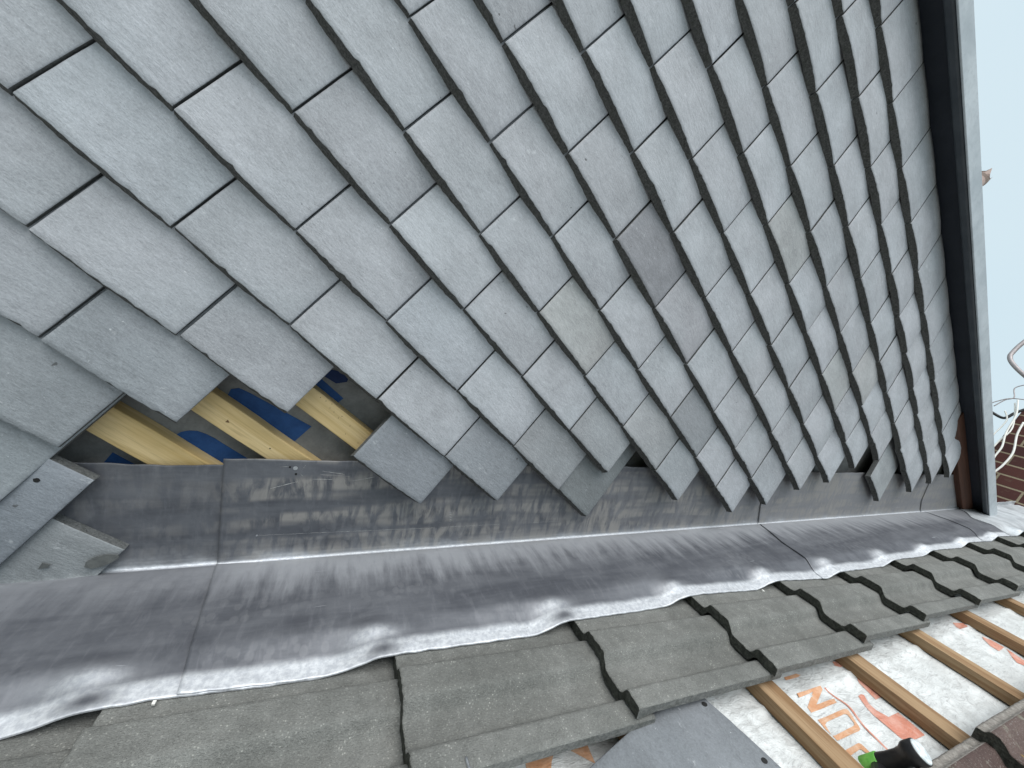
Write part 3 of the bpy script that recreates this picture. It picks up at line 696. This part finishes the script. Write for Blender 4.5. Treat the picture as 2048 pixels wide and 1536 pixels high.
SCR = m_flat('bright_scratch', (0.50, 0.50, 0.49), (0.68, 0.68, 0.67), 90, 0.4)
def scratch(a, b, wpx=1.0, par=L1):
    n = max(6, int(math.hypot(a[0] - b[0], a[1] - b[1]) / 5)); vs = []
    for k in range(n + 1):
        p = on_lead((a[0] + (b[0] - a[0]) * k / n, a[1] + (b[1] - a[1]) * k / n + 0.8 * nz(k * .5, a[0])))
        ww = 0.00030 * wpx * (0.25 + abs(nz(k * .9, b[0])) * 1.3)
        d_ = (N if abs(b[0] - a[0]) > 4 else U); vs += [p + d_ * ww, p - d_ * ww]
    fs = [(k * 2, k * 2 + 2, k * 2 + 3, k * 2 + 1) for k in range(n)]
    fixnormals(mesh('scratch', vs, fs, SCR, par, par.location))
scratch((514, 1070), (700, 1063), 0.8); scratch((700, 1063), (870, 1056), 0.9); scratch((880, 1055), (1000, 1049), 0.7); scratch((1060, 1046), (1120, 1043), 0.6)
for k in range(6): scratch((898, 1026 + k * 3.2), (904, 1026 + k * 3.2), 0.8)
for a, b, w_ in (((560, 933), (578, 933), .8), ((605, 937), (612, 930), .8), ((645, 942), (690, 949), 1.2), ((640, 949), (700, 953), 1.0), ((625, 958), (665, 959), 1.3), ((705, 962), (750, 954), 1.2), ((540, 977), (595, 963), 1.3), ((600, 947), (606, 952), 1.0)): scratch(a, b, w_)

# ------------------------------------------------------------------ underlay and old battens
UH = -0.055
def under_h(u, v):
    k = abs((((u - 0.955 + 0.1425) / 0.285) % 1) - 0.5) * 2          # 0 near a batten line, 1 between
    return UH - 0.0035 * (1 - k) * 0 + 0.004 * math.exp(-((v - 0.3895) / 0.006) ** 2) - 0.004 * sst(0.42, 0.7, v) + 0.0018 * nz(u * 16, v * 22) + 0.0011 * nz(u * 60, v * 45, 3.0) * sst(.36, .4, v)
nu_, nv_ = 260, 130; vs = []
for i in range(nu_ + 1):
    for j in range(nv_ + 1):
        u = -0.9 + 4.6 * i / nu_; v = 0.0 + 0.9 * j / nv_
        vs.append(rp(u, v, under_h(u, v)))
un = mesh('underlay', vs, grid_faces(nu_ + 1, nv_ + 1), UNDER, None, rp(1.4, .45, UH), None, True); fixnormals(un)
tag(un, 'white roofing underlay with orange lettering, exposed between the old battens', 'underlay')
und2 = [rp(-0.9, 0.9, UH), rp(3.7, 0.9, UH), rp(3.7, 3.5, UH), rp(-0.9, 3.5, UH)]
tag(mesh('roof_slope', [p - N * 0.02 for p in [rp(-3, -.02, UH), rp(6, -.02, UH), rp(6, 4, UH), rp(-3, 4, UH)]], [(0, 1, 2, 3)], ROOFB, None, rp(1, 2, UH - .02)), kind='structure')
def inprint(mat, uvl, name='printed_letter', hole=None):
    """a printed patch lying on the underlay: triangulated and draped on it"""
    bm = bmesh.new()
    def loop(l):
        vv = [bm.verts.new((a, b, 0)) for a, b in l]
        return [bm.edges.new((vv[i], vv[(i + 1) % len(vv)])) for i in range(len(vv))]
    e = loop(uvl)
    if hole: e += loop(hole)
    bmesh.ops.triangle_fill(bm, edges=e, use_beauty=True)
    for _ in range(2): bmesh.ops.subdivide_edges(bm, edges=[x for x in bm.edges if x.calc_length() > 0.006], cuts=1, use_grid_fill=True)
    bmesh.ops.triangulate(bm, faces=bm.faces)
    vs = []; n = len(bm.verts); bm.verts.index_update()
    for v in bm.verts: vs.append(rp(v.co.x, v.co.y, under_h(v.co.x, v.co.y) + 0.0008))
    fs = [tuple(v.index for v in f_.verts) for f_ in bm.faces]; bm.free()
    o = mesh(name, vs, fs, mat, un, un.location, None, True)
    bm = bmesh.new(); bm.from_mesh(o.data)
    for f_ in bm.faces:
        f_.normal_update()
        if f_.normal.dot(N) < 0: f_.normal_flip()
    bm.to_mesh(o.data); bm.free()
    return o
def Z(o, s, pts, h=UH): return [uv(o[0] + a * s, o[1] + b * s, h) for a, b in pts]
A = ((1440, 1336), .1302); B = ((1640, 1286), .16276); Cc = ((1780, 1186), .1627)
inprint(ORANGE, Z(*A, [(1165, 425), (1205, 480), (1420, 385), (1340, 610), (1400, 690), (1790, 545), (1745, 480), (1480, 565), (1570, 345), (1530, 300)]))
inprint(ORANGE, Z(*B, [(-30, 950), (120, 890), (290, 818), (325, 825), (350, 850), (480, 1030), (495, 1060), (480, 1085), (215, 1200), (160, 1145), (60, 1060)]), hole=Z(*B, [(62, 1010), (75, 985), (110, 962), (290, 885), (322, 888), (340, 900), (415, 990), (420, 1015), (400, 1032), (190, 1133), (155, 1140), (135, 1125)]))
inprint(ORANGE, Z(*B, [(310, 1320), (440, 1245), (475, 1230), (505, 1240), (530, 1260), (640, 1365), (595, 1375), (510, 1312), (485, 1308), (380, 1385), (360, 1370)]))
inprint(ORANGE, Z(*A, [(980, 150), (1170, 90), (1240, 110), (1200, 140), (1010, 195)]))
D4 = ((1000, 1386), .1953)
inprint(ORANGE, Z(*D4, [(250, 690), (560, 590), (530, 700), (520, 800), (270, 800)]), 'printed_shape')
inprint(ORANGE, Z(*D4, [(690, 575), (880, 500), (975, 735), (850, 665)]), 'printed_shape')
def pstrip(pts, w, mat):
    s = spline([Vector((a, b, 0)) for a, b in pts], 5); l, r_ = [], []
    for i, p in enumerate(s):
        t = (s[min(i + 1, len(s) - 1)] - s[max(i - 1, 0)]).normalized(); nn = Vector((-t.y, t.x, 0))
        l.append(tuple((p + nn * w)[:2])); r_.append(tuple((p - nn * w)[:2]))
    inprint(mat, l + r_[::-1], 'printed_line')
pstrip(Z(*B, [(55, 560), (180, 665), (330, 775), (440, 905), (590, 1075), (820, 1290), (900, 1380)]), 0.0022, SALMON)
inprint(SALMON, Z(*B, [(470, 650), (500, 630), (540, 640), (600, 740), (690, 830), (840, 915), (960, 850), (1290, 1130), (1200, 1175), (1120, 1200), (1000, 1175), (780, 1000), (650, 890), (570, 800)]), 'printed_shape')
inprint(SALMON, Z(*B, [(440, 410), (520, 440), (760, 660), (690, 690), (590, 600), (480, 500)]), 'printed_shape')
inprint(SALMON, Z(*B, [(150, 235), (280, 235), (330, 280), (250, 302), (180, 285)]), 'printed_shape')
inprint(SALMON, Z(*Cc, [(1130, 535), (1250, 585), (1400, 672), (1340, 718), (1230, 655), (1150, 575)]), 'printed_shape')
inprint(SALMON, Z(*Cc, [(1430, 690), (1660, 830), (1700, 910), (1560, 855), (1490, 770)]), 'printed_shape')
inprint(SALMON, Z(*Cc, [(770, 365), (900, 370), (950, 425), (850, 462)]), 'printed_shape')
ORDB = ['first', 'second', 'third', 'fourth', 'fifth', 'sixth', 'seventh']
def old_batten(u, lab, s, w=0.039, v0=0.05, v1=1.0):
    vs = []; n = 40
    for i in range(n + 1):
        v = v0 + (v1 - v0) * i / n; a = 0.0011 * nz(v * 11, s) ; b = 0.0011 * nz(v * 11, s + 9)
        vs += [rp(u + a, v, UH + 0.002), rp(u + a, v, -0.0305 + .0006 * nz(v * 20, s)), rp(u + w + b, v, -0.0305 + .0006 * nz(v * 20, s + 3)), rp(u + w + b, v, UH + 0.002)]
    fs = [(i * 4 + k, i * 4 + (k + 1) % 4, i * 4 + 4 + (k + 1) % 4, i * 4 + 4 + k) for i in range(n) for k in range(4)] + [(0, 1, 2, 3), tuple(n * 4 + k for k in range(4))]
    o = fixnormals(mesh('batten', vs, fs, OLDW, None, rp(u, .5, -.04))); bevel(o, 0.0012, 2)
    return tag(o, lab, 'batten', 'old brown battens on the underlay')
for k, (u, lab) in enumerate(((0.672, 'old brown batten mostly hidden under the grey tile and loose blue grey tile'), (0.955, 'old brown batten lowest on the white underlay, ending at the green hammer band'), (1.222, 'old brown batten with a split knot, second up the white underlay'), (1.502, 'old brown batten, third up the white underlay'),
                              (1.792, 'reddish old brown batten with a dark knot, fourth up the underlay'), (2.085, 'old brown batten highest on the underlay at the right edge'))):
    old_batten(u, lab, k * 3.1)
def spl(u, v, l, w):
    b = bpy.data.objects
# ------------------------------------------------------------------ old brown tiles at the lower right
BP = [(-1, .007), (.533, .007), (.5435, .0085), (.5455, .0145), (.556, .014), (.563, .008), (.570, .001), (.600, 0.0), (.612, .010), (.626, .0185), (.66, .0185), (.675, .006), (.70, .0), (.78, .0), (9, .012)]
for i, (u0, lab) in enumerate(((0.935, 'old brown concrete tile at the bottom edge, its pale side showing'), (1.228, 'old brown concrete tile with yellow lichen, right hand corner'), (1.523, 'old brown concrete tile highest at the right edge'))):
    roof_tile('roof_tile', u0, 0.533, 0.83, BP, lab, 'old brown concrete tiles', [BROWN, CONC_T, BROWN_E], 40 + i, length=0.34, thick=0.016, rim=0.5455)
# ------------------------------------------------------------------ loose plain tile on the roof
def loose(label, cu, cv, ang, w, l, h0, h1, seed):
    e1 = Vector((math.cos(ang), math.sin(ang))); e2 = Vector((-math.sin(ang), math.cos(ang)))
    n1, n2 = 20, 26; vs = []
    def P(a, b, dh):
        q = Vector((cu, cv)) + e1 * a + e2 * b
        x = 2 * a / w - 1
        return rp(q.x, q.y, h0 + (h1 - h0) * b / l + 0.0026 * (1 - x * x) + dh + 0.0004 * nz(a * 70, b * 70, seed))
    aa = [0, .0012] + [w * k / (n1 - 3) for k in range(1, n1 - 3)] + [w - .0012, w]; bb = [0, .0012] + [l * k / (n2 - 3) for k in range(1, n2 - 3)] + [l - .0012, l]
    n1, n2 = len(aa), len(bb)
    for i, a in enumerate(aa):
        for j, b in enumerate(bb):
            ed = (i in (0, n1 - 1)) or (j in (0, n2 - 1))
            vs.append(P(a + (0.0006 * nz(b * 130, i) if i in (0, n1 - 1) else 0), b + (0.0008 * nz(a * 150, j) if j in (0, n2 - 1) else 0), -0.0009 if ed else 0))
    nF = len(vs)
    for a in aa:
        for b in bb: vs.append(P(a, b, -TH))
    fs = grid_faces(n1, n2); b_ = grid_faces(n1, n2, nF, True); mi = [0] * len(fs) + [2] * len(b_); sm = [True] * len(fs) + [False] * len(b_); fs += b_
    for i in range(n1 - 1):
        for j in (0, n2 - 1):
            x, y = i * n2 + j, (i + 1) * n2 + j; fs.append((x, y, nF + y, nF + x)); mi.append(2); sm.append(False)
    for j in range(n2 - 1):
        for i in (0, n1 - 1):
            x, y = i * n2 + j, i * n2 + j + 1; fs.append((x, y, nF + y, nF + x)); mi.append(2); sm.append(False)
    o = fixnormals(mesh('loose_tile', vs, fs, [SLATE, TILE_B, TILE_S], None, P(w / 2, l / 2, 0), mi, sm)); o.color = (1, 1, 1, 1)
    tag(o, label, 'tile', 'loose plain tiles')
    return o, P
sl, SP = loose('smooth blue grey loose tile with white scratches, on the underlay at the bottom', 0.8145, 0.340, math.radians(75.5), 0.166, 0.265, -0.019, -0.016, 5)
for a, b in ((0.036, 0.012), (0.117, 0.014)):
    c = SP(a, b, 0.0006); rg_ = [c + U * 0.0035 * math.cos(k * PI / 6) * 1.3 + V * 0.0035 * math.sin(k * PI / 6) for k in range(12)]; bt = [p - N * 0.003 for p in rg_]
    fixnormals(mesh('nail_hole', rg_ + bt, [tuple(range(12))] + [(k, (k + 1) % 12, 12 + (k + 1) % 12, 12 + k) for k in range(12)], HOLE, sl, sl.location))

# ------------------------------------------------------------------ hammer lying at the bottom edge
def roofpt(px, py, h): a, b = uv(px, py, h); return rp(a, b, h)
hp = roofpt(1843, 1503, 0.012)
left = (Vector(RX[0]) * -0.955 + Vector(RX[1]) * 0.30)
ax = (ray(1843, 1503).normalized() * 0.62 + left * 0.80).normalized()
hm = thing('hammer', 'black hammer with a scuffed white striking face and green band, lying on the underlay', 'hammer', hp)
k = 0.0150
def axis_lathe(name, prof, mat, seg=28):
    a = ax.cross(N).normalized(); b = ax.cross(a); vs = []; fs = []
    for (t, r_) in prof:
        for s in range(seg):
            c = 2 * PI * s / seg; vs.append(hp + ax * t + (a * math.cos(c) + b * math.sin(c)) * r_)
    for i in range(len(prof) - 1):
        for s in range(seg):
            s2 = (s + 1) % seg; fs.append((i * seg + s, i * seg + s2, (i + 1) * seg + s2, (i + 1) * seg + s))
    fs.append(tuple(range(seg))); fs.append(tuple((len(prof) - 1) * seg + s for s in range(seg)))
    return fixnormals(mesh(name, vs, fs, mat, hm, hm.location, None, [True] * (len(fs) - 2) + [False] * 2))
axis_lathe('striking_face', [(-0.0012, 0.0120), (-0.0002, 0.0134), (0.0008, 0.0138), (0.002, 0.0138)], FACEP)
axis_lathe('head', [(0.0006, 0.0142), (0.0012, 0.0149), (0.013, 0.0153), (0.0165, 0.0147), (0.022, 0.0118), (0.030, 0.0108), (0.045, 0.0112), (0.055, 0.0125), (0.066, 0.0130), (0.150, 0.0130), (0.16, 0.010)], BLACKM)
axis_lathe('green_band', [(0.0575, 0.0129), (0.058, 0.0140), (0.100, 0.0140), (0.1005, 0.0129)], GREEN)
side = ax.cross(N).normalized()
if side.dot(V) < 0: side = -side
tube('handle', [hp + ax * 0.062 + side * t - N * (0.004 * t / 0.3) for t in (0.005, 0.03, 0.06, 0.12, 0.2, 0.3)], [0.010, 0.0105, 0.010, 0.011, 0.014, 0.015], BLACKM, hm, hm.location, 16)
# ------------------------------------------------------------------ screw on the tile at the bottom
p0 = roofpt(931, 1512, 0.012); p1 = roofpt(940, 1545, 0.012)
sc = tube('screw', [p0 + (p1 - p0) * t for t in (0, 0.15, 0.3, 0.45, 0.6, 0.75, 1.0)], [0.0004, 0.0019, 0.0016, 0.0020, 0.0016, 0.002, 0.0026], STEEL, None, p0)
tag(sc, 'small silver screw lying on the grey roof tile at the bottom edge', 'screw')
# crumbs: small white chip by the lead edge
for q, h, lab in (((308, 1407), 0.004, 'small white chip beside the lead edge at lower left'), ((1526, 1182), 0.008, 'tiny curled white shaving on a grey roof tile')):
    c = roofpt(*q, h); s = 0.0016
    o = hexa('chip', [c + U * a * s + V * b * s * 1.6 + N * (0 if e else 0.0018) for e in (1, 0) for a, b in ((-1, -1), (1, -.8), (.8, 1), (-1, .7))], WHITEC, None, c)
    tag(o, lab, 'debris')

# ------------------------------------------------------------------ chimney beyond, wires and bracket
XC = 3.45
def box_uv(name, x0, x1, y0, y1, z0, z1, mat, parent, loc):
    vs, fs, uvs = [], [], []
    def quad(a, b, c, d_, w, h):
        i = len(vs); vs.extend([a, b, c, d_]); fs.append((i, i + 1, i + 2, i + 3)); uvs.extend([(0.03, 0.02), (w, 0.02), (w, h), (0.03, h)])
    V3 = Vector
    quad(V3((x0, y1, z0)), V3((x0, y0, z0)), V3((x0, y0, z1)), V3((x0, y1, z1)), y1 - y0, z1 - z0)
    quad(V3((x0, y0, z0)), V3((x1, y0, z0)), V3((x1, y0, z1)), V3((x0, y0, z1)), x1 - x0, z1 - z0)
    quad(V3((x1, y0, z0)), V3((x1, y1, z0)), V3((x1, y1, z1)), V3((x1, y0, z1)), y1 - y0, z1 - z0)
    quad(V3((x1, y1, z0)), V3((x0, y1, z0)), V3((x0, y1, z1)), V3((x1, y1, z1)), x1 - x0, z1 - z0)
    quad(V3((x0, y0, z1)), V3((x1, y0, z1)), V3((x1, y1, z1)), V3((x0, y1, z1)), x1 - x0, y1 - y0)
    return mesh(name, vs, fs, mat, parent, loc, None, False, uvs)
ch = thing('chimney', 'dark red brick chimney beyond the far end of the fascia', 'chimney', (XC + .3, -.3, 1.6))
box_uv('stack', XC, XC + 0.7, -0.9, onx(2004, 874, XC).y, 1.2, 3.6, BRICK, ch, ch.location)
def wires(pxs, x, r_, lab, mat=WHITEC, cat='cable', group='white cables hanging on the chimney'):
    o = tube('cable', spline([onx(a, b, x + (c if len(t) > 2 else 0)) for t in pxs for a, b, c in [tuple(t) + (0,) * (3 - len(t))]], 8), r_, mat, None, onx(*pxs[0][:2], x), 8)
    return tag(o, lab, cat, group)
wires([(2047, 845), (2034, 870), (2026, 905), (2006, 930), (1987, 946), (1982, 960)], XC - 0.05, 0.0050, 'thick white cable curving down the brick corner')
wires([(2030, 806), (2029, 835), (2022, 860), (2000, 880), (1984, 897)], XC - 0.06, 0.0040, 'white cable looping left over the brick corner')
wires([(2036, 800), (2032, 830), (2012, 866), (2004, 893), (1990, 912), (1980, 930)], XC - 0.07, 0.0045, 'white cable ending lowest against the brickwork')
wires([(2060, 768), (2030, 776), (2028, 795), (2010, 800), (1988, 812)], XC - 0.05, 0.0030, 'thin grey wire bending above the white cables', GREYM)
wires([(2055, 800), (2020, 797), (1992, 803), (1978, 808)], XC - 0.04, 0.003, 'thin grey wire lying flat above the chimney corner', GREYM)
wires([(2052, 818), (2030, 826), (2008, 836), (1986, 826), (1978, 820)], XC - 0.03, 0.008, 'short dark bracket arm among the white cables', BLACKM, 'bracket')
wires([(2010, 822), (2014, 838), (2004, 852), (1988, 868), (1980, 880)], XC - 0.045, 0.004, 'white cable nearest the fascia edge')
o = tube('aerial_bracket', spline([onx(2110, 640, XC - .05), onx(2048, 684, XC - .05), onx(2026, 704, XC - .05), onx(2020, 714, XC - .05), onx(2025, 727, XC - .05), onx(2048, 750, XC - .05), onx(2100, 790, XC - .02)], 8), 0.0125, GREYM, None, onx(2020, 714, XC - .05), 14)
tag(o, 'bent grey metal tube bracket against the sky above the cables', 'bracket')
# a crown topped pot on a stack further off, only its tips clear the fascia
pc = thing('chimney_stack', 'pale clay crown chimney pot just showing past the fascia against the sky', 'chimney', CAM + ray(1945, 372) * 4.6)
cpos = CAM + ray(1945, 366) * 4.6
pot = []; seg = 24; vs = []; fs = []
for r_, z in ((0.11, -0.6), (0.10, -0.2), (0.10, 0.02), (0.115, 0.05), (0.11, 0.06)):
    for s in range(seg): vs.append(cpos + Vector((r_ * math.cos(2 * PI * s / seg), r_ * math.sin(2 * PI * s / seg), z)))
for s in range(seg): vs.append(cpos + Vector((0.118 * math.cos(2 * PI * s / seg), 0.118 * math.sin(2 * PI * s / seg), 0.06 + (0.10 if s % 4 == 0 else (0.02 if s % 4 in (1, 3) else 0.0)))))
for i in range(5):
    for s in range(seg): s2 = (s + 1) % seg; fs.append((i * seg + s, i * seg + s2, (i + 1) * seg + s2, (i + 1) * seg + s))
fixnormals(mesh('pot', vs, fs, CLAY, pc, pc.location))
box_uv('stack', cpos.x - .25, cpos.x + .25, cpos.y - .25, cpos.y + .25, cpos.z - 4.5, cpos.z - .55, BRICK, pc, pc.location)

# ------------------------------------------------------------------ ground, sky, light
tag(mesh('ground', [Vector((x, y, -6.5)) for x, y in ((-400, -400), (400, -400), (400, 400), (-400, 400))], [(0, 1, 2, 3)], GROUND, None, (0, 0, -6.5)), kind='structure')
W = bpy.data.worlds.new('World'); S.world = W; W.use_nodes = True; nt = W.node_tree
bg = nt.nodes['Background']; sky = nt.nodes.new('ShaderNodeTexSky'); sky.sky_type = 'NISHITA'; sky.sun_disc = False
EL, AZ = math.radians(55), math.radians(236)
sky.sun_elevation = EL; sky.sun_rotation = AZ; sky.dust_density = 4.0; sky.air_density = 1.2
tcw = nt.nodes.new('ShaderNodeTexCoord'); nw = nt.nodes.new('ShaderNodeTexNoise'); nw.inputs['Scale'].default_value = 2.2; nw.inputs['Detail'].default_value = 5; nt.links.new(tcw.outputs['Generated'], nw.inputs['Vector'])
cr_ = nt.nodes.new('ShaderNodeMix'); cr_.data_type = 'RGBA'; nt.links.new(nw.outputs[0], cr_.inputs[0]); cr_.inputs[6].default_value = (5.2, 6.5, 7.1, 1); cr_.inputs[7].default_value = (5.9, 6.9, 7.3, 1)
mw = nt.nodes.new('ShaderNodeMix'); mw.data_type = 'RGBA'; mw.inputs[0].default_value = 0.85
nt.links.new(sky.outputs[0], mw.inputs[6]); nt.links.new(cr_.outputs[2], mw.inputs[7]); nt.links.new(mw.outputs[2], bg.inputs[0]); bg.inputs[1].default_value = 0.10
sd_ = bpy.data.lights.new('sun', 'SUN'); so = bpy.data.objects.new('sun', sd_); COL.objects.link(so)
sd_.energy = 2.3; sd_.angle = math.radians(50); sd_.color = (1.0, 0.985, 0.965)
dirv = Vector((math.sin(AZ) * math.cos(EL), math.cos(AZ) * math.cos(EL), math.sin(EL)))
so.rotation_euler = dirv.to_track_quat('Z', 'Y').to_euler()
S.view_settings.view_transform = 'Standard'; S.view_settings.look = 'None'; S.view_settings.gamma = 1.0; S.view_settings.exposure = 0.45
S.cycles.max_bounces = 6; S.cycles.diffuse_bounces = 3; S.cycles.glossy_bounces = 2
